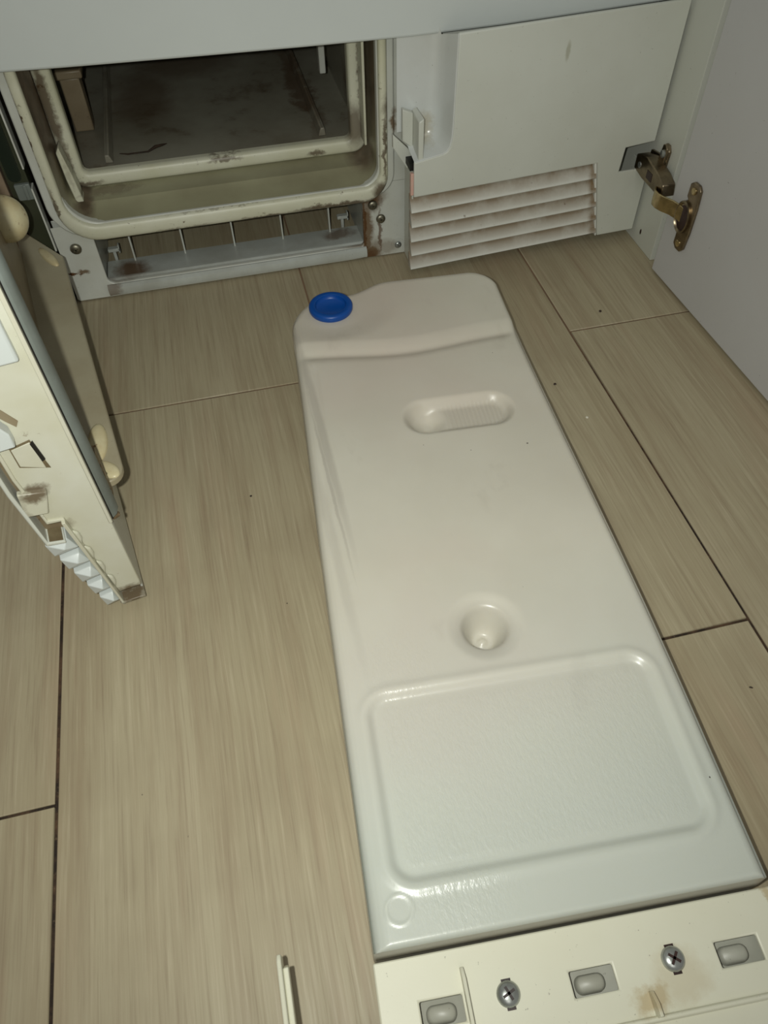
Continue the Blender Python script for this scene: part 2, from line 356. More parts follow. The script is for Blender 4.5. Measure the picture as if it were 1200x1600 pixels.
# upright ribs standing in the channel
bm = bmesh.new(); prism(bm, [(.3045, .112), (.3068, .112), (.3068, .24), (.3040, .24)], .020, .040, XZ)
obj('channel_rib', bm, M_RING2, dry, bevel=.0008)
bm = bmesh.new(); prism(bm, [(.0265, .093), (.0335, .093), (.031, .118), (.027, .145), (.0235, .140), (.0245, .115)], .022, .038, XZ)
obj('channel_rib', bm, M_RING2, dry, bevel=.001)
# chamber tunnel
bm = bmesh.new()
t0 = rrect(.0375, .2965, .1060, .256, (.005, .005, .002, .002), 3)
loft(bm, [[XZ(*p, y) for p in t0] for y in (.050, .058)])
obj('chamber_lip', bm, M_RING2, dry, label='short cream throat of the chamber')
bm = bmesh.new(); prism(bm, [(.0, .096), (.33, .096), (.33, .100), (.0, .100)], .056, .47, XZ)
obj('chamber_floor', bm, M_CHAMBER, dry, label='stained steel chamber floor')
bm = bmesh.new(); box(bm, (.0, .47, .09), (.33, .475, .27)); obj('chamber_back', bm, M_CHAMBER, dry)
for xa, xb in ((.018, .0225), (.3100, .3145)):
    bm = bmesh.new(); box(bm, (xa, .0565, .09), (xb, .47, .27)); obj('chamber_side', bm, M_CHAMBER, dry)
bm = bmesh.new(); box(bm, (-.002, .004, .262), (.335, .475, .266)); obj('chamber_ceiling', bm, M_CHAMBER, dry)
for pts in ([(.056, .1005), (.064, .1005), (.061, .1085), (.057, .1085)], [(.268, .1005), (.276, .1005), (.275, .1085), (.271, .1085)]):
    bm = bmesh.new(); prism(bm, pts, .075, .44, XZ); obj('guide_rail', bm, M_CHAMBER, dry, bevel=.001)
bm = bmesh.new(); box(bm, (.027, .15, .1005), (.046, .17, .152)); box(bm, (.024, .146, .152), (.050, .174, .160))
obj('chamber_bracket', bm, M_BROWNWALL, dry, bevel=.0015, label='pale bracket inside the chamber at its left')
bm = bmesh.new(); box(bm, (.286, .15, .129), (.2925, .160, .20)); obj('chamber_bracket', bm, M_FRAME, dry, bevel=.001, label='pale strip hanging inside the chamber at its right')

# tray compartment under the chamber
bm = bmesh.new()
sec = [(-.0005, .0035), (-.0035, .005), (-.0045, .0085), (-.0035, .0125), (-.0005, .0148), (.004, .0152), (.0055, .0128), (.0065, .0122), (.011, .0150), (.0135, .0150), (.0165, .0120), (.050, .0105), (.050, .0075), (.012, .0075), (.004, .0035)]
prism(bm, sec, .0315, .2985, lambda p, q, t: Vector((t, p+.002, q)))
obj('sill', bm, M_SILL, dry, smooth=30, label='grey rolled metal sill with scratches and rust')
for xa, xb in ((.0265, .0305), (.2985, .3025)):
    bm = bmesh.new(); box(bm, (xa, .0165, .0045), (xb, .16, .078)); obj('tray_cheek', bm, M_SILL, dry, bevel=.0006)
bm = bmesh.new(); box(bm, (.0, .058, .082), (.33, .20, .0885)); obj('tray_ceiling', bm, M_CHANNEL, dry)
bm = bmesh.new(); box(bm, (.0, .20, .0015), (.33, .204, .0885)); obj('tray_back', bm, M_CHAMBER, dry)
for x in (.0600, .112, .1645, .2165, .2680):
    bm = bmesh.new(); prism(bm, [(.046, .0095), (.050, .0095), (.058, .0885), (.050, .0885)], x-.0009, x+.0009, lambda p, q, t: Vector((t, p, q)))
    obj('rib', bm, M_FRAME, dry, bevel=.0003, seg=1)
for x, s in ((.041, 1), (.284, -1)):
    bm = bmesh.new(); box(bm, (x-.006, .052, .020), (x+.006, .058, .0235)); box(bm, (x-.002, .054, .0085), (x+.0012, .057, .020)); box(bm, (x+.0045, .052, .018), (x+.006, .058, .027))
    obj('bracket', bm, M_SILL, dry, bevel=.0005)
# screws of the frame
def screw_on_front(x, z, y, r, mat, parent, label=None, cross=True):
    F = lambda a, b, h: Vector((x+a, y-h, z+b))
    bm = bmesh.new()
    lathe(bm, [(r, 0), (r, r*.25), (r*.86, r*.45), (r*.55, r*.6), (.001*.4, r*.64)], F, 24)
    if cross:
        for an in (.5, .5+math.pi/2):
            c, s = math.cos(an), math.sin(an)
            box(bm, (-r*.55, -r*.12, r*.50), (r*.55, r*.12, r*.67), lambda a, b, h: F(a*c-b*s, a*s+b*c, h))
    return obj('screw', bm, mat, parent, smooth=40, label=label)
screw_on_front(.0150, .0590, .002, .0053, M_SCREWOLD, dry)
screw_on_front(.3065, .0605, .002, .0048, M_SCREWOLD, dry)
screw_on_front(.3145, .0445, .002, .0048, M_SCREWOLD, dry)
screw_on_front(.3325, .0125, .001, .0036, M_SCREW, dry, label='shiny screw head')
bm = bmesh.new(); lathe(bm, [(.0068, 0), (.0068, .0006), (.0045, .0004), (.0044, -.0005)], lambda a, b, h: Vector((.3325+a, .0028-h, .0125+b)), 24)
obj('screw_dimple', bm, M_FRAME, dry, smooth=40)

# side strip left of the frame: dark liner, slot and clip
bm = bmesh.new(); box(bm, (-.0215, .004, .0015), (-.0035, .02, .25)); obj('side_liner', bm, M_GAP, dry, bevel=.001, label='dark olive strip beside the frame')
bm = bmesh.new(); prism(bm, rrect(-.019, -.0075, .129, .25, (.0055, .0055, .0005, .0005), 6), .0015, .0045, XZ); obj('slot', bm, M_SLOT, dry, bevel=.0005)
bm = bmesh.new(); box(bm, (-.0165, .0002, .1125), (-.0035, .0045, .127)); box(bm, (-.0095, -.0012, .113), (-.0065, .001, .1265)); obj('clip', bm, M_GASKET, dry, bevel=.0007)
bm = bmesh.new(); box(bm, (-.0038, .0005, .1400), (-.0024, .012, .25)); obj('edge_strip', bm, M_FRAME, dry)
bm = bmesh.new(); box(bm, (-.0034, .0005, .060), (-.0020, .012, .122)); obj('edge_strip', bm, M_FRAME, dry)
# casing behind
bm = bmesh.new(); box(bm, (.33, .0165, .0015), (.583, .52, .70)); obj('casing', bm, M_FRAME, dry)
bm = bmesh.new(); box(bm, (-.002, .0165, .27), (.329, .52, .70)); obj('casing', bm, M_FRAME, dry)

# ------------------------------------------------------------------ vented plinth door (right)
th = math.radians(2.5); R0 = Vector((.5835, -.0350, 0))
def FL(lx, ly, z): return Vector((R0.x - lx*math.cos(th) + ly*math.sin(th)*0, R0.y - lx*math.sin(th) - ly, z))
FXZ = lambda p, q, t: FL(p, t, q)
arc = [(.2112, .150), (.2118, .139), (.2132, .1325), (.2160, .1285), (.2200, .1265)]
face = [(0, .012), (0, .080), (.033, .080), (.031, .104), (0, .106), (0, .2275), (.10, .2262), (.2105, .2243)] + arc + [(.2475, .1225), (.2475, .0890), (.0590, .0930), (.0420, .012)]
bm = bmesh.new(); prism(bm, face, -.0035, 0, FXZ)
obj('vent_door_face', bm, M_WHITE, dry, bevel=.0012, seg=3, label='white face of the plinth door with a notch for the hinge')
# grip recess
bm = bmesh.new()
p0 = [(.2105, .2243)] + arc + [(.2475, .1225)]
def sh(p, dx, dz): return [(x+dx*(1-max(0, (x-.2095))/.038*.9), z+dz) for x, z in p]
def RT(p, ly):
    x, z = p
    if z > .20: z = .2243 + ly*.32 if ly > -.024 else .232
    return FXZ(x, z, ly)
rows = [[FXZ(*p, .0) for p in p0], [RT(p, -.0004) for p in sh(p0, .0010, .0009)], [RT(p, -.004) for p in sh(p0, .0022, .0018)],
        [RT(p, -.016) for p in sh(p0, .0050, .0040)], [RT(p, -.0235) for p in sh(p0, .0085, .0065)], [RT(p, -.0268) for p in sh(p0, .0130, .0105)], [RT(p, -.0278) for p in sh(p0, .019, .0165)]]
loft(bm, rows, False)
last = sh(p0, .019, .0165); far = [(.2570, z) for x, z in last]
loft(bm, [[RT(p, -.0278) for p in last], [RT(p, -.0278) for p in far]], False)
obj('grip_recess', bm, M_RECESS, dry, smooth=50, weld=True, label='glossy moulded grip recess')
# latch
bm = bmesh.new()
prism(bm, [(.2385, .1215), (.2435, .1215), (.2435, .1575), (.2385, .1600)], -.0270, -.0010, FXZ)
prism(bm, [(.2435, .1260), (.2535, .1340), (.2535, .1620), (.2435, .1575)], -.0265, -.0200, FXZ)
obj('latch', bm, M_WHITE, dry, bevel=.0009, label='white plastic latch block')
bm = bmesh.new(); prism(bm, [(.2440, .100), (.2620, .128), (.2620, .140), (.2440, .122)], -.0270, -.0225, FXZ); obj('latch_arm', bm, M_WHITE, dry, bevel=.0008)
bm = bmesh.new(); box(bm, (.2420, -.022, .1125), (.2500, -.006, .1185), FL); obj('latch_slot', bm, M_BLACK, dry)
# left cheek of the door, with the pink tag
bm = bmesh.new(); prism(bm, [(-.0330, .012), (-.0065, .012), (-.0055, .089), (-.0045, .1115), (-.0330, .1115)], .2462, .2480, lambda p, q, t: FL(t, p, q))
obj('door_cheek', bm, M_WHITE, dry, bevel=.0006)
bm = bmesh.new(); box(bm, (.2476, -.0042, .0915), (.2506, -.0002, .1125), FL); obj('tag', bm, M_TAG, dry, bevel=.0004, label='faded pink tag')
# right cheek and top return
bm = bmesh.new(); box(bm, (.0005, -.030, .013), (.0025, -.0035, .079), FL); obj('door_cheek', bm, M_WHITE, dry)
bm = bmesh.new(); box(bm, (.0008, -.0100, .2190), (.2085, -.0034, .2212), FL); obj('door_top_return', bm, M_WHITE, dry)
# slats
NS = 5
for i in range(NS):
    za = .0888 - i*.0154; zb = za - .0154
    bm = bmesh.new(); gl = bm.verts.layers.float.new('grime_and_darkening')
    K = 40
    rows = []
    for k in range(K+1):
        s = k/K
        def X(z): # right-hand end follows the slanting frame
            return .0590 + (.0420-.0590)*((.0925-z)/.0805)
        dz = .0042*(1-s)  # courses climb slightly to the right
        lxl = .2498 - (.0006 if i % 2 else 0); lxr = X(za) - .0005
        lx = lxr + (lxl-lxr)*s
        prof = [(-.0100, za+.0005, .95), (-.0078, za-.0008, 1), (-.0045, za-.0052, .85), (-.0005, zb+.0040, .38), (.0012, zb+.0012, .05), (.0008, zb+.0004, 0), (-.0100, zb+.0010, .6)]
        row = []
        for ly, z, g in prof:
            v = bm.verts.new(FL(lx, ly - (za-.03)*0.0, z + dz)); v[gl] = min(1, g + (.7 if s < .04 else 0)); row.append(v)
        rows.append(row)
    n = 7
    for a, b in zip(rows, rows[1:]):
        for q in range(n): bm.faces.new((a[q], a[(q+1) % n], b[(q+1) % n], b[q]))
    bm.faces.new(rows[0]); bm.faces.new(rows[-1][::-1])
    obj('slat', bm, M_SLAT, dry, smooth=32)
bm = bmesh.new(); prism(bm, [(.0620, .0935), (.0440, .012), (.0425, .012), (.0595, .0935)], -.0105, -.001, FXZ); obj('slat_frame', bm, M_SLAT, dry)

# ------------------------------------------------------------------ opened filter door (left), hinged at the frame
P1 = Vector((.0522, -.3772, 0)); ta = math.radians(9.5)
EA = Vector((math.sin(ta), -math.cos(ta), 0)); EB = Vector((-math.cos(ta), -math.sin(ta), 0))
EBn = Vector((-1, -.05, 0))
def LF(a, b, z):  # a towards the free end, b towards the outer face, z up
    return P1 + EA*a + EB*b + Vector((0, 0, z))
ABZ = lambda p, q, t: LF(t, p, q)   # outline in (b, z), extruded along a
# end panel outline (b, z)
endpts = [(.0, .0175), (.0, .300), (.0385, .300), (.0385, .150), (.0345, .1070), (.0245, .1060), (.0160, .0175)]
bm = bmesh.new(); prism(bm, endpts, -.0075, -.0045, ABZ)
obj('end_panel', bm, M_END, dry, bevel=.0008, label='yellowed end wall of the opened door')
# bottom ledge, dirty
bm = bmesh.new(); prism(bm, [(.0, .0085), (.0, .0105), (.0180, .0105), (.0165, .0085)], -.325, .0, ABZ); obj('bottom_ledge', bm, M_END, dry, bevel=.0005, label='dirt-caked bottom ledge')
# outer skin with rim
bm = bmesh.new(); prism(bm, [(.0470, .300), (.0445, .140), (.0405, .0905), (.0290, .0880), (.0290, .0905), (.0385, .0930), (.0420, .142), (.0445, .300)], -.325, .0, ABZ)
obj('outer_skin', bm, M_WHITE, dry, bevel=.0008, label='white outer skin with a thin rim')
bm = bmesh.new(); prism(bm, [(.0460, .300), (.0435, .142), (.0395, .0915), (.0240, .0900), (.0250, .1080), (.0345, .110), (.0385, .150), (.0385, .300)], -.0160, -.0120, ABZ); obj('rim_floor', bm, M_BROWNWALL, dry)
bm = bmesh.new(); prism(bm, [(.0300, .0904), (.0300, .0914), (.0376, .0930), (.0384, .0922)], -.0118, -.0012, ABZ); obj('rim_dirt', bm, M_DKBROWN, dry, label='brown dirt lying in the rim')
# beaded inner line of the rim
bm = bmesh.new(); prism(bm, [(.0375, .300), (.0365, .148), (.0330, .1085), (.0240, .1065), (.0240, .1045), (.0345, .1060), (.0385, .148), (.0400, .300)], -.0060, -.0030, ABZ)
obj('rim_bead', bm, M_FLAPCREAM, dry, bevel=.0006)
# slanting root strip behind the teeth
bm = bmesh.new(); prism(bm, [(.0240, .1060), (.0150, .0085), (.0168, .0085), (.0262, .1060)], -.325, .0, ABZ)
obj('grille_back', bm, M_FLAPCREAM, dry, bevel=.0004)
# scalloped edge on the end panel
for i in range(4):
    z = .087 - i*.0175
    bm = bmesh.new(); b0 = .0225 - i*.0020
    prism(bm, [(b0+.0010, z+.0080), (b0-.0022, z+.0045), (b0-.0026, z-.0010), (b0-.0006, z-.0080)], -.0046, -.0018, ABZ); obj('scallop', bm, M_END, dry, bevel=.0012, seg=2)
# louvre blades: outer white prisms whose ends taper to a point
tips = [(.0402, .0752), (.0368, .0588), (.0335, .0420), (.0302, .0252), (.0270, .0085)]
roots = [(.0295, .0890), (.0272, .0722), (.0250, .0555), (.0228, .0388), (.0206, .0220)]
for (tb, tz), (rb, rz) in zip(tips, roots):
    ob, oz = tb+.0008, rz+.0010      # upper outer corner
    ib, iz = rb-.0050, tz+.0022
    bm = bmesh.new()
    L0 = [LF(-.325, *p) for p in ((rb-.001, rz), (ob+.0010, rz-.0015), (tb, tz), (ib, iz))]
    L1 = [LF(-.0035, *p) for p in ((rb-.001, rz), (ob+.0010, rz-.0015), (tb, tz), (ib, iz))]
    c = LF(.0015, (rb+tb)/2-.0030, (rz+tz)/2+.0022)
    A = [bm.verts.new(p) for p in L0]; B = [bm.verts.new(p) for p in L1]; cv = bm.verts.new(c)
    bm.faces.new(A)
    for q in range(4): bm.faces.new((A[q], A[(q+1) % 4], B[(q+1) % 4], B[q])); bm.faces.new((B[q], B[(q+1) % 4], cv))
    obj('louvre_blade', bm, M_FASCIA, dry, bevel=.0005)
bm = bmesh.new(); prism(bm, [(.0168, .1488), (.0316, .1552), (.0316, .1700), (.0200, .1724)], -.0046, -.0040, ABZ); obj('catch_recess', bm, M_DKBROWN, dry)  # slightly larger dark plate, gives the tab darker edges
# square catch hole with its tab, dirty shelf, latch blocks, slot
bm = bmesh.new(); prism(bm, [(.0190, .1500), (.0310, .1560), (.0310, .1690), (.0205, .1710)], -.0046, -.0036, lambda p, q, t: LF(t, p, q)); obj('catch_tab', bm, M_FLAPCREAM, dry, bevel=.0003, label='square cream tab')
bm = bmesh.new(); prism(bm, [(.0172, .1565), (.0192, .1555), (.0208, .1700), (.0188, .1712)], -.0050, -.0034, ABZ); obj('catch_slot', bm, M_BLACK, dry, label='black slot beside the tab')
bm = bmesh.new(); prism(bm, [(.0245, .1345), (.0400, .1385), (.0420, .1190), (.0295, .1170)], -.0050, -.0008, ABZ); obj('catch_shelf', bm, M_END, dry, bevel=.0008, label='small shelf caked with brown fluff')
bm = bmesh.new(); box(bm, (.0055, -.020, .2245), (.060, .0, .300), lambda p, q, t: LF(q, p, t)); obj('upper_cap', bm, M_FASCIA, dry, bevel=.0015, seg=3, label='bluish white cap block')
bm = bmesh.new(); prism(bm, [(.0262, .1765), (.0262, .186), (.0375, .209), (.05, .211), (.05, .1755)], -.0045, .0035, ABZ); obj('side_latch', bm, M_FASCIA, dry, bevel=.0008, label='bluish white latch block')
bm = bmesh.new(); prism(bm, [(.0205, .1870), (.0225, .1835), (.0262, .189), (.040, .213), (.036, .2170)], -.0046, -.0038, ABZ); obj('latch_slot', bm, M_BROWNWALL, dry, label='slot above the latch, its shadow painted brown')  # flat brown plate, the slot's shadow put into its colour
# edge bead beside the gasket
bm = bmesh.new(); box(bm, (-.0008, -.0075, .090), (.0016, -.0030, .300), lambda p, q, t: LF(q, p, t)); obj('edge_bead', bm, M_FLAPCREAM, dry, bevel=.0005)
# inner wall, lower white apron, grey rubber seal
bm = bmesh.new(); box(bm, (.0180, -.340, .083), (.0200, -.0078, .300), lambda p, q, t: LF(q, p, t)); obj('inner_wall', bm, M_BROWNWALL, dry, label='beige inner wall, shade put into its brown tone')  # brown tone carries the shade beside the seal
bm = bmesh.new(); box(bm, (.0, -.322, .0105), (.0018, -.0080, .083), lambda p, q, t: LF(q, p, t)); obj('apron', bm, M_FRAME, dry, bevel=.0004, label='white painted apron')
bm = bmesh.new()
prism(bm, [(-.0045, -.010), (-.0062, -.0150), (-.0048, -.0300), (.0, -.033), (.018, -.033), (.018, -.0078), (-.002, -.0078)], .0885, .300, lambda p, q, t: LF(q, p, t))
obj('rubber_seal', bm, M_GASKET, dry, bevel=.0012, label='grey rubber seal strip')
bm = bmesh.new(); box(bm, (-.0015, -.009, .0885), (.0005, -.0074, .300), lambda p, q, t: LF(q, p, t)); obj('seal_line', bm, M_BLACK, dry)
# dirt-caked strip next to the seal
bm = bmesh.new(); prism(bm, [(.0, -.032), (-.004, -.036), (-.0045, -.044), (.008, -.052), (.012, -.033)], .078, .118, lambda p, q, t: LF(q, p, t)); obj('lint_ridge', bm, M_BROWNWALL, dry, smooth=50, label='ridge of brown lint')
bm = bmesh.new()
tube(bm, [LF(-.037+.025*k/24, -.0015-.0012*math.sin(k*.9), .126-.042*k/24) for k in range(25)], [.0022+.0014*math.sin(k*1.7)*math.sin(k*.6)+(.0010 if 4 < k < 20 else -.0004) for k in range(25)], 12)
bmesh.ops.subdivide_edges(bm, edges=bm.edges[:], cuts=2, use_grid_fill=True)
for v in bm.verts: v.co += Vector((noise.noise(v.co*500), noise.noise(v.co*500+Vector((9, 0, 0))), noise.noise(v.co*500+Vector((0, 9, 0)))))*.0016
obj('lint_clump', bm, M_LINTB, dry, smooth=60, label='ragged line of brown lint between seal and cover')
# cover tray: band with rounded free corner
bm = bmesh.new()
outl = [(-.3700, .0190), (-.3780, .0130), (-.3765, .0095), (-.3280, -.0150)]
for k in range(7):
    an = math.radians(90*k/6); outl.append((-.0560 + .013*math.sin(an), -.0035 - .0115*math.cos(an)))
outl += [(-.0445, .0190)]
lo = [[LF(a, b, .0795) for a, b in outl], [LF(a, b, .0835) for a, b in outl], [LF(a, b+.0004, .0850 + .05*max(0, b+.012)) for a, b in outl]]
loft(bm, lo, True, True, True)
obj('cover_band', bm, M_COVER, dry, bevel=.0010, label='beige lower band of the inner cover with rounded corner')
def boss(a, b, z, ra, rb, rz, rot, lab=None, name='boss'):
    bm = bmesh.new(); c, s = math.cos(rot), math.sin(rot)
    F = lambda x, y, h: LF(a + x*c*ra - y*s*rb, b + x*s*ra + y*c*rb, z + h*rz)
    lathe(bm, [(1, -.25), (1, 0), (.93, .38), (.76, .68), (.5, .88), (.2, .98), (.05, 1)], F, 24)
    return obj(name, bm, M_BOSS, dry, smooth=60, label=lab)
boss(-.330, -.0030, .0858, .0180, .0044, .0028, math.radians(-18), 'long yellowed oval boss')
boss(-.082, -.0035, .0860, .0190, .0068, .0035, math.radians(10), 'creamy oval boss by the seal')
boss(-.0545, -.0050, .0855, .0105, .0060, .0022, math.radians(-32), 'yellowed corner boss')
bm = bmesh.new()
bmesh.ops.create_uvsphere(bm, u_segments=32, v_segments=20, radius=1)
for v in bm.verts: v.co = LF(-.285 + v.co.x*.0185, .0130 + v.co.y*.0165, .1500 + v.co.z*.0175)
obj('hinge_knob', bm, M_BOSS, dry, smooth=35, label='round cream knob with brown scorch marks')
bm = bmesh.new(); box(bm, (.0205, -.350, .020), (.040, -.325, .300), lambda p, q, t: LF(q, p, t)); obj('hinge_stile', bm, M_BROWNWALL, dry, bevel=.001)

# ------------------------------------------------------------------ kitchen cabinet on the right: side panel, opened door, concealed hinge
cab = root('kitchen_cabinet', 'white cabinet side panel at right with its opened white door on a metal hinge', 'cabinet', (.60, -.03, 0))
bm = bmesh.new(); box(bm, (.5862, -.0775, .0), (.6040, .55, .74)); obj('side_panel', bm, M_CAB, cab, bevel=.0008, label='narrow white side panel with a chipped lower corner')
dd = Vector((.5790, -.0950, 0)); da = math.atan2(.0085, .21)
DX = Vector((math.sin(da), -math.cos(da), 0)); DN = Vector((-math.cos(da), -math.sin(da), 0))
def DF(s, n, z): return dd + DX*s + DN*n + Vector((0, 0, z))   # s along the door, n out of its inner face
DBX = lambda p, q, t: DF(p, q, t)
bm = bmesh.new(); box(bm, (0, -.0180, .003), (.595, 0, .74), DBX); obj('door', bm, M_DOOR, cab, bevel=.0008, label='large smooth white door standing open')
# hinge mounting plate on the side panel (face x = .5862)
PX = lambda p, q, t: Vector((.5862 - t, p, q))  # p = world y, q = z, t = out of the panel
bm = bmesh.new()
prism(bm, [(-.030, .086), (-.052, .083), (-.062, .092), (-.063, .108), (-.059, .113), (-.054, .113), (-.050, .100), (-.032, .097)], 0, .003, PX)
prism(bm, [(-.052, .098), (-.062, .096), (-.063, .111), (-.059, .1145), (-.055, .113)], .003, .006, PX)
hb = obj('hinge_mount', bm, M_NICKEL, cab, bevel=.0006, label='nickel mounting plate on the side panel')
bm = bmesh.new(); lathe(bm, [(.0038, 0), (.0036, .0015), (.0018, .0022), (.0003, .0022)], lambda a, b, h: PX(-.0590+a, .1055+b, .006+h), 16); obj('screw', bm, M_SCREW, hb, smooth=40)
# hinge arm: channel-shaped, rising from the plate and reaching to the cup
bm = bmesh.new()
armp = [(-.030, .0795), (-.0300, .0935), (-.050, .0990), (-.076, .0945), (-.0880, .0900), (-.0900, .0790), (-.0760, .0770), (-.048, .0770)]
prism(bm, armp, .0030, .0165, PX)
arm = obj('hinge_arm', bm, M_NICKEL, cab, bevel=.0012, label='nickel hinge arm')
bm = bmesh.new(); lathe(bm, [(.0030, 0), (.0028, .0008), (.0012, .001), (.0002, .0008)], lambda a, b, h: PX(-.0400+a, .0870+b, .0165+h), 16); obj('screw', bm, M_SCREW, arm, smooth=40)
bm = bmesh.new(); prism(bm, [(-.056, .082), (-.056, .0900), (-.0665, .0900), (-.0665, .082)], .0162, .0168, PX); obj('slot', bm, M_CAVITY, arm)
# link between arm and cup: bent strap
bm = bmesh.new()
path = [(-.078, .0160), (-.084, .0195), (-.091, .0195), (-.098, .0170), (-.106, .0120), (-.116, .0090), (-.126, .0075)]
for zb_, zt_ in ((.0700, .0845),):
    inn = [(y, t) for y, t in path]; out_ = [(y-.0004, t+.0018) for y, t in path]
    pts = inn + out_[::-1]
    prism(bm, pts, zb_, zt_, lambda p, q, t: Vector((.5862 - q, p, t)))
obj('hinge_link', bm, M_BRASS, cab, bevel=.0005, label='brassy bent hinge link')
# hinge cup on the door's inner face
s0 = .0305
cz = .0785
bm = bmesh.new()
fl_ = [(-.0060, -.0300), (-.0015, -.0335), (.0060, -.0335), (.0100, -.0290), (.0118, -.0120), (.0118, .0120), (.0100, .0290), (.0060, .0325), (-.0020, .0325), (-.0065, .0290), (-.0065, .0170), (-.0040, .0150), (-.0040, -.0150), (-.0060, -.0180)]
prism(bm, [(s0+a, cz+b) for a, b in fl_], 0, .0032, lambda p, q, t: DF(p, t, q))
cup = obj('hinge_cup', bm, M_NICKEL, cab, bevel=.0008, label='nickel hinge cup with flange screwed to the door')
bm = bmesh.new(); lathe(bm, [(.0155, 0), (.0155, .0050), (.0140, .0058), (.0132, .0050), (.0125, .0036), (.0002, .0036)], lambda a, b, h: DF(s0-.0030+a*.72, h, cz-.002+b), 32); obj('cup_rim', bm, M_NICKEL, cup, smooth=40)
bm = bmesh.new(); lathe(bm, [(.0122, 0), (.0118, .0003), (.0002, .0003)], lambda a, b, h: DF(s0-.0025+a*.72, .0037+h, cz-.003+b), 28); obj('cup_cavity', bm, M_CAVITY, cup, smooth=40, label='dark hollow of the cup')
for zz in (.0255, -.0265):
    bm = bmesh.new(); lathe(bm, [(.0034, 0), (.0032, .0010), (.0015, .0014), (.0002, .0012)], lambda a, b, h: DF(s0+.0018+a, .0032+h, cz+zz+b), 16); obj('screw', bm, M_BRASS, cup, smooth=40)
# little chip hole in the panel
bm = bmesh.new(); lathe(bm, [(.0016, 0), (.0014, .0002), (.0001, .0002)], lambda a, b, h: PX(-.047+a, .0155+b*1.9, h), 14); obj('plug_hole', bm, M_CAVITY, cab, label='small dark hole')

# neighbouring cabinet on the left
bm = bmesh.new(); box(bm, (-.055, .005, 0), (-.0235, .55, .74)); lc = obj('cabinet_panel', bm, M_BEIGECAB, None, bevel=.001)
lc['label'] = 'beige laminate cabinet side at far left behind the opened door'; lc['category'] = 'cabinet'

# ------------------------------------------------------------------ condensate water tank on the floor
K0 = Vector((.1590, -.6370, 0)); UA = Vector((.9976, -.0690, 0)).normalized(); VA = Vector((.0764, .9971, 0)).normalized()
def TK(u, v, z): return K0 + UA*u + VA*v + Vector((0, 0, z))
tank = root('water_tank', 'flat milky white plastic water tank with blue cap lying on the tiles', 'tank', tuple(TK(.10, .27, 0)))
H = .0425
def sstep(x, a, b):
    t = max(0, min(1, (x-a)/(b-a))); return t*t*(3-2*t)
def interp(x, pts):
    for (a, b), (c, d) in zip(pts, pts[1:]):
        if x <= c: return b + (d-b)*(x-a)/(c-a) if c > a else d
    return pts[-1][1]
def uleft(v): return 0.0 + .0015*sstep(v, .2, .45)
def uright(v): return .2050 - .0095*sstep(v, .10, .50)
def vfar(s):   # far outline as a function of fraction across
    u = s*.2
    base = .5305 + .0110*sstep(u, .054, .096)
    rl, rr = .040, .027
    if u < rl: base -= (rl+.006)*(1-math.sqrt(max(0, 1-((rl-u)/rl)**2)))
    if u > .2-rr: base -= rr*(1-math.sqrt(max(0, 1-((u-.2+rr)/rr)**2)))
    return base
def sdrr(u, v, x0, x1, y0, y1, r):
    cx, cy = (x0+x1)/2, (y0+y1)/2; hx, hy = (x1-x0)/2-r, (y1-y0)/2-r
    dx, dy = abs(u-cx)-hx, abs(v-cy)-hy
    return math.hypot(max(dx, 0), max(dy, 0)) + min(max(dx, dy), 0) - r
def hgt(u, v):
    z = H; g = 0; st = 0
    # raised head beyond the ridge
    rv = .4515 - .010*math.exp(-((u-.095)/.06)**2)
    edge = sstep(u, .004, .016)*sstep(.200-u, .006, .018)
    z += .0042*sstep(v, rv-.004, rv+.014)*1.0
    z -= .0016*math.exp(-((v-rv+.003)/.0045)**2)*edge
    g = max(g, .42*math.exp(-((v-rv+.0035)/.0025)**2)*edge)  # browner line along the foot of the ridge
    # lowered shoulder around the cap
    dc = math.hypot((u-.038)/1.25, v-.508); z -= .0022*sstep(.052-dc, 0, .026)*sstep(v, .455, .470)
    # finger slot
    d = sdrr(u, v, .0815, .1655, .3440, .3755, .0157)
    if d < .006:
        dep = .0072*(1-sstep(d, -.006, .0045))
        ball = math.hypot(u-.098, v-.3590)
        dep += .0065*(1-sstep(ball, .002, .0165))
        if u > .108 and d < -.003: dep -= .0006*(.5+.5*math.sin(u*2*math.pi/.0034))*sstep(u, .108, .118)
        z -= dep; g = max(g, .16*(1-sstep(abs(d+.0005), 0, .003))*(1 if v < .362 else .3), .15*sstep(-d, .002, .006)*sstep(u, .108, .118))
    # round dimple
    r = math.hypot(u-.0975, v-.1680)
    if r < .027:
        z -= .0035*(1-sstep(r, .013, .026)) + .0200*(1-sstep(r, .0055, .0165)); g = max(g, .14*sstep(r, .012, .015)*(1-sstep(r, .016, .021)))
        z += .0022*(1-sstep(r, .0012, .0042))
    # recessed rectangular panel
    d = sdrr(u, v, .0135, .1905, .0265, .1335, .0145)
    z -= .0026*(1-sstep(d, -.0052, 0.0)); z += .0009*math.exp(-((d-.002)/.0028)**2)
    st = max(st, 1-sstep(d, -.012, -.006))
    st = max(st, .8*(1-sstep(math.hypot((u-.05)/1.6, v-.018), .006, .022)), .7*(1-sstep(math.hypot(u-.035, (v-.150)), .01, .035)))
    # moulded ring mark
    r = abs(math.hypot(u-.0155, v-.0165)-.0068); z += .0004*math.exp(-(r/.0006)**2)
    # groove along the left flank
    z -= .0010*math.exp(-((u-.0125-.003*sstep(v, .25, .42))/.0028)**2)*sstep(v, .17, .30)*sstep(.445-v, 0, .02)
    return z, g, st
bm = bmesh.new(); gl = bm.verts.layers.float.new('grime_and_darkening'); sl = bm.verts.layers.float.new('stipple')
NU, NV = 190, 480
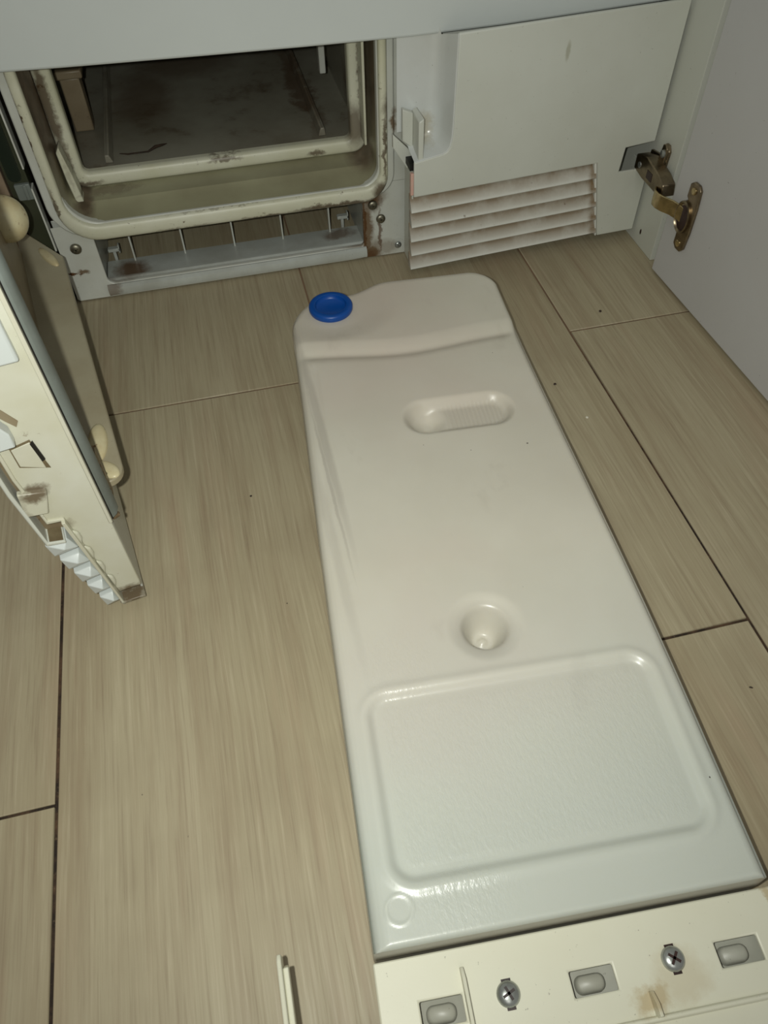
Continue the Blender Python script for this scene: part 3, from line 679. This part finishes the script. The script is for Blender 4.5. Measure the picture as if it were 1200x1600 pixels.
ss = [(1-math.cos(math.pi*i/NU))/2*.35 + (i/NU)*.65 for i in range(NU+1)]
tt = []
for j in range(NV+1): x = j/NV; tt.append(x*.8 + .2*(1-math.cos(math.pi*x))/2)
EDGE = [(0.0, -.0075), (.0005, -.0050), (.0016, -.0030), (.0034, -.0014), (.0060, -.0004), (.0085, 0)]
NEAR = [(0.0, -.0022), (.0004, -.0012), (.0010, -.0005), (.0020, 0), (.1, 0)]
def redge(d):
    return interp(d, EDGE) if d < .0085 else 0
grid = []
for j in range(NV+1):
    row = []
    for i in range(NU+1):
        s = ss[i]; vf = vfar(s); v = tt[j]*vf
        u = uleft(v) + (uright(v)-uleft(v))*s
        dl, dr, dn = u-uleft(v), uright(v)-u, v
        df = vf - v
        # approximate distance to the far outline (steep near the corners)
        e = .003; sl_ = (vfar(min(1, s+e))-vfar(max(0, s-e)))/(2*e*.2); df = df/math.sqrt(1+sl_*sl_)
        d = min(dl, dr*1.5, df)
        z, g, st = hgt(u, v); z += min(redge(d), interp(dn, NEAR) if dn < .1 else 0)
        vert = bm.verts.new(TK(u, v, z)); vert[gl] = g; vert[sl] = st; row.append(vert)
    grid.append(row)
for j in range(NV):
    for i in range(NU): bm.faces.new((grid[j][i], grid[j][i+1], grid[j+1][i+1], grid[j+1][i]))
# skirt: bulging side walls down to the floor
ringv = [grid[0][i] for i in range(NU+1)] + [grid[j][NU] for j in range(1, NV+1)] + [grid[NV][i] for i in range(NU-1, -1, -1)] + [grid[j][0] for j in range(NV-1, 0, -1)]
cen = TK(.1, .27, 0); prev = ringv
def outn(k):
    a = ringv[(k-2) % len(ringv)].co; b = ringv[(k+2) % len(ringv)].co; d = (b-a); d.z = 0
    n = Vector((d.y, -d.x, 0)); return n.normalized() if n.length > 1e-9 else Vector((0, 0, 0))
ns = [outn(k) for k in range(len(ringv))]
base = [v.co.copy() for v in ringv]
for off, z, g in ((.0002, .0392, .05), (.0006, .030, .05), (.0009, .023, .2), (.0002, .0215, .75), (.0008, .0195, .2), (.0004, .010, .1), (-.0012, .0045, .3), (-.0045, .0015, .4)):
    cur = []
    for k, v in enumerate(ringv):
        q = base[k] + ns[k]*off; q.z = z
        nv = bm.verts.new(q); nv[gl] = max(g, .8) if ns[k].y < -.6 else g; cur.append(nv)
    n = len(cur)
    for k in range(n): bm.faces.new((prev[k], cur[k], cur[(k+1) % n], prev[(k+1) % n]))
    prev = cur
bm.faces.new(prev)
obj('tank_body', bm, M_TANK, tank, smooth=70, label='translucent milky white tank shell with pinkish stains')
# tongue below the bracket
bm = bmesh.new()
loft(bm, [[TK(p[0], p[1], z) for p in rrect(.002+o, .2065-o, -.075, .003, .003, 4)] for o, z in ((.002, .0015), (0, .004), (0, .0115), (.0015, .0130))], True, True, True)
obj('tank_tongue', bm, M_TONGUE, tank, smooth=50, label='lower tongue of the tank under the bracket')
# blue cap
bm = bmesh.new()
cc = (.0385, .5075)
F = lambda a, b, h: TK(cc[0]+a, cc[1]+b, H+.0014+h)
R_ = .0197
lathe(bm, [(R_*.93, -.001), (R_, .0022), (R_, .0046), (R_*.96, .0060), (R_*.90, .0064), (R_*.76, .0064), (R_*.71, .0060), (R_*.68, .0030), (R_*.62, .0022), (R_*.02, .0020)], F, 64)
obj('cap', bm, M_BLUE, tank, smooth=50, label='round blue cap with raised rim')
bm = bmesh.new(); lathe(bm, [(R_*1.02, -.0060), (R_*1.02, -.0016), (R_*.9, -.0008), (R_*.3, -.0008)], F, 48); obj('cap_collar', bm, M_TANK, tank, smooth=50)
# ivory bracket with slots, screws, fins
def bracket():
    us = [-.0045, -.0015, .0185, .0400, .0945, .1170, .1710, .1940, .2100, .2450]; vs = [-.115, -.0500, -.0335, -.0220, -.0020]
    bm = bmesh.new(); hs = {(1+1, 2), (4, 2), (6, 2)}
    P = {}
    def g(i, j, z):
        k = (i, j, z)
        if k not in P: P[k] = bm.verts.new(TK(us[i], vs[j], z))
        return P[k]
    cells = [(i, j) for i in range(1, 9) for j in range(4) if (i, j) not in hs]
    cells = [c for c in cells if not (c[0] == 8 and c[1] == 3 and False)]
    C = set(cells); zt, zb = .0252, .0222
    for i, j in cells:
        bm.faces.new((g(i, j, zt), g(i+1, j, zt), g(i+1, j+1, zt), g(i, j+1, zt))); bm.faces.new((g(i, j, zb), g(i, j+1, zb), g(i+1, j+1, zb), g(i+1, j, zb)))
        for (di, dj, a, b) in ((-1, 0, (i, j), (i, j+1)), (1, 0, (i+1, j), (i+1, j+1)), (0, -1, (i, j), (i+1, j)), (0, 1, (i, j+1), (i+1, j+1))):
            if (i+di, j+dj) not in C: bm.faces.new((g(*a, zt), g(*b, zt), g(*b, zb), g(*a, zb)))
    return bm
obj('bracket', bracket(), M_BRACKET, tank, bevel=.0009, seg=2, label='ivory plastic bracket plate with three slots')
bm = bmesh.new(); prism(bm, [(-.0500, .0250), (-.0490, .0275), (-.0475, .0275), (-.0465, .0250)], .094, .245, lambda p, q, t: TK(t, p, q)); obj('bracket_ridge', bm, M_BRACKET, tank, bevel=.0006)
bm = bmesh.new(); box(bm, (-.055, -.115, .018), (-.0016, -.0370, .0210), TK); obj('bracket_wing', bm, M_BRACKET, tank, bevel=.0006)
for u, v0, v1, hh in ((.0420, -.110, -.0110, .0085), (.1315, -.0480, -.0365, .0080)):
    bm = bmesh.new(); prism(bm, [(v0, .0245), (v1, .0245), (v1-.0004, .0245+hh*.55), (v1-.006, .0245+hh), (v0, .0245+hh)], u-.0009, u+.0009, lambda p, q, t: TK(t, p, q)); obj('fin', bm, M_BRACKET, tank, bevel=.0004)
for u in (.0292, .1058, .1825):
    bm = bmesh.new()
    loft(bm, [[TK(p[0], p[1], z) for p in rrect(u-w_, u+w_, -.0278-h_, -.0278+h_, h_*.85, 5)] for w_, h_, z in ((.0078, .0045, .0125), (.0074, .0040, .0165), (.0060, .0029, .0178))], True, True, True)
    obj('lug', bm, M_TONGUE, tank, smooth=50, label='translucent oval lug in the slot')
for u, v, an in ((.0625, -.0262, .4), (.1478, -.0255, .9)):
    bm = bmesh.new(); r = .0059
    F = lambda a, b, h: TK(u+a, v+b, .0252+h)
    lathe(bm, [(r, 0), (r, .0009), (r*.93, .0019), (r*.72, .0029), (r*.4, .0034), (.0002, .0035)], F, 28)
    s_ = obj('screw', bm, M_SCREW, tank, smooth=40, label='steel cross-head screw')
    bm = bmesh.new()
    for a_ in (an, an+math.pi/2):
        c, s = math.cos(a_), math.sin(a_); box(bm, (-r*.55, -r*.11, .0030), (r*.55, r*.11, .00375), lambda a, b, h: F(a*c-b*s, a*s+b*c, h))
    obj('cross_slot', bm, M_CAVITY, s_)
    bm = bmesh.new(); prism(bm, [(u-.0048, v-.0030), (u+.0048, v-.0030), (u+.0050, v+.0010), (u+.0022, v+.0064), (u-.0022, v+.0064), (u-.0050, v+.0010)], .0250, .0257, TK) if False else prism(bm, [(u-.0020, v-.0068), (u+.0024, v-.0068), (u+.0026, v+.0066), (u-.0022, v+.0066)], .02505, .02545, TK)
    obj('screw_slot', bm, M_CAVITY, tank)
# side clip of the bracket: a long prong lifting off the floor
bm = bmesh.new()
def clip(x0): return lambda p, q, t: Vector((x0 + t + (q-.055)*.0, p, q))
prism(bm, [(-.6285, .0450), (-.6285, .0530), (-.6320, .0560), (-.7150, .0700), (-.7150, .0590)], .0, .0022, clip(.1134))
prism(bm, [(-.6325, .0450), (-.6345, .0520), (-.7150, .0640), (-.7150, .0570)], .0022, .0048, clip(.1134))
obj('prong', bm, M_BRACKET, tank, bevel=.0006, label='ivory prong reaching forward beside the bracket')
bm = bmesh.new(); box(bm, (.1130, -.730, .018), (.159, -.712, .066)); obj('bracket_arm', bm, M_BRACKET, tank, bevel=.0008)

# ------------------------------------------------------------------ crumbs and lint
def crumb(x, y, r, mat, label, name='crumb', z=0.0):
    bm = bmesh.new(); bmesh.ops.create_icosphere(bm, subdivisions=2, radius=r)
    for v in bm.verts:
        v.co *= 1 + .35*noise.noise(v.co*900+Vector((x*50, y*50, 0))); v.co.z *= .5; v.co += Vector((x, y, z+r*.42))
    o = obj(name, bm, mat, None, smooth=60); o['label'] = label; o['category'] = 'crumb'; return o
crumb(.5010, -.1450, .0014, M_CRUMB, 'dark crumb on the tile near the open white door')
crumb(.4190, -.2330, .0013, M_CRUMB, 'dark crumb on the narrow tile right of the tank')
crumb(.4300, -.2800, .0014, M_CRUMBW, 'tiny white crumb on the tile right of the tank')
crumb(.1360, -.2960, .0009, M_CRUMB, 'tiny dark crumb on the tile left of the tank')
bm = bmesh.new()
tube(bm, [(.070, .092, .1008), (.078, .088, .1012), (.088, .086, .1022), (.098, .088, .1012), (.106, .093, .1028), (.112, .097, .1018), (.117, .100, .1012)], [.0004, .0008, .0007, .0009, .0016, .0012, .0004], 7)
o = obj('lint_strand', bm, M_LINT, None, smooth=60); o['label'] = 'dark curl of lint lying on the open chamber floor'; o['category'] = 'lint'
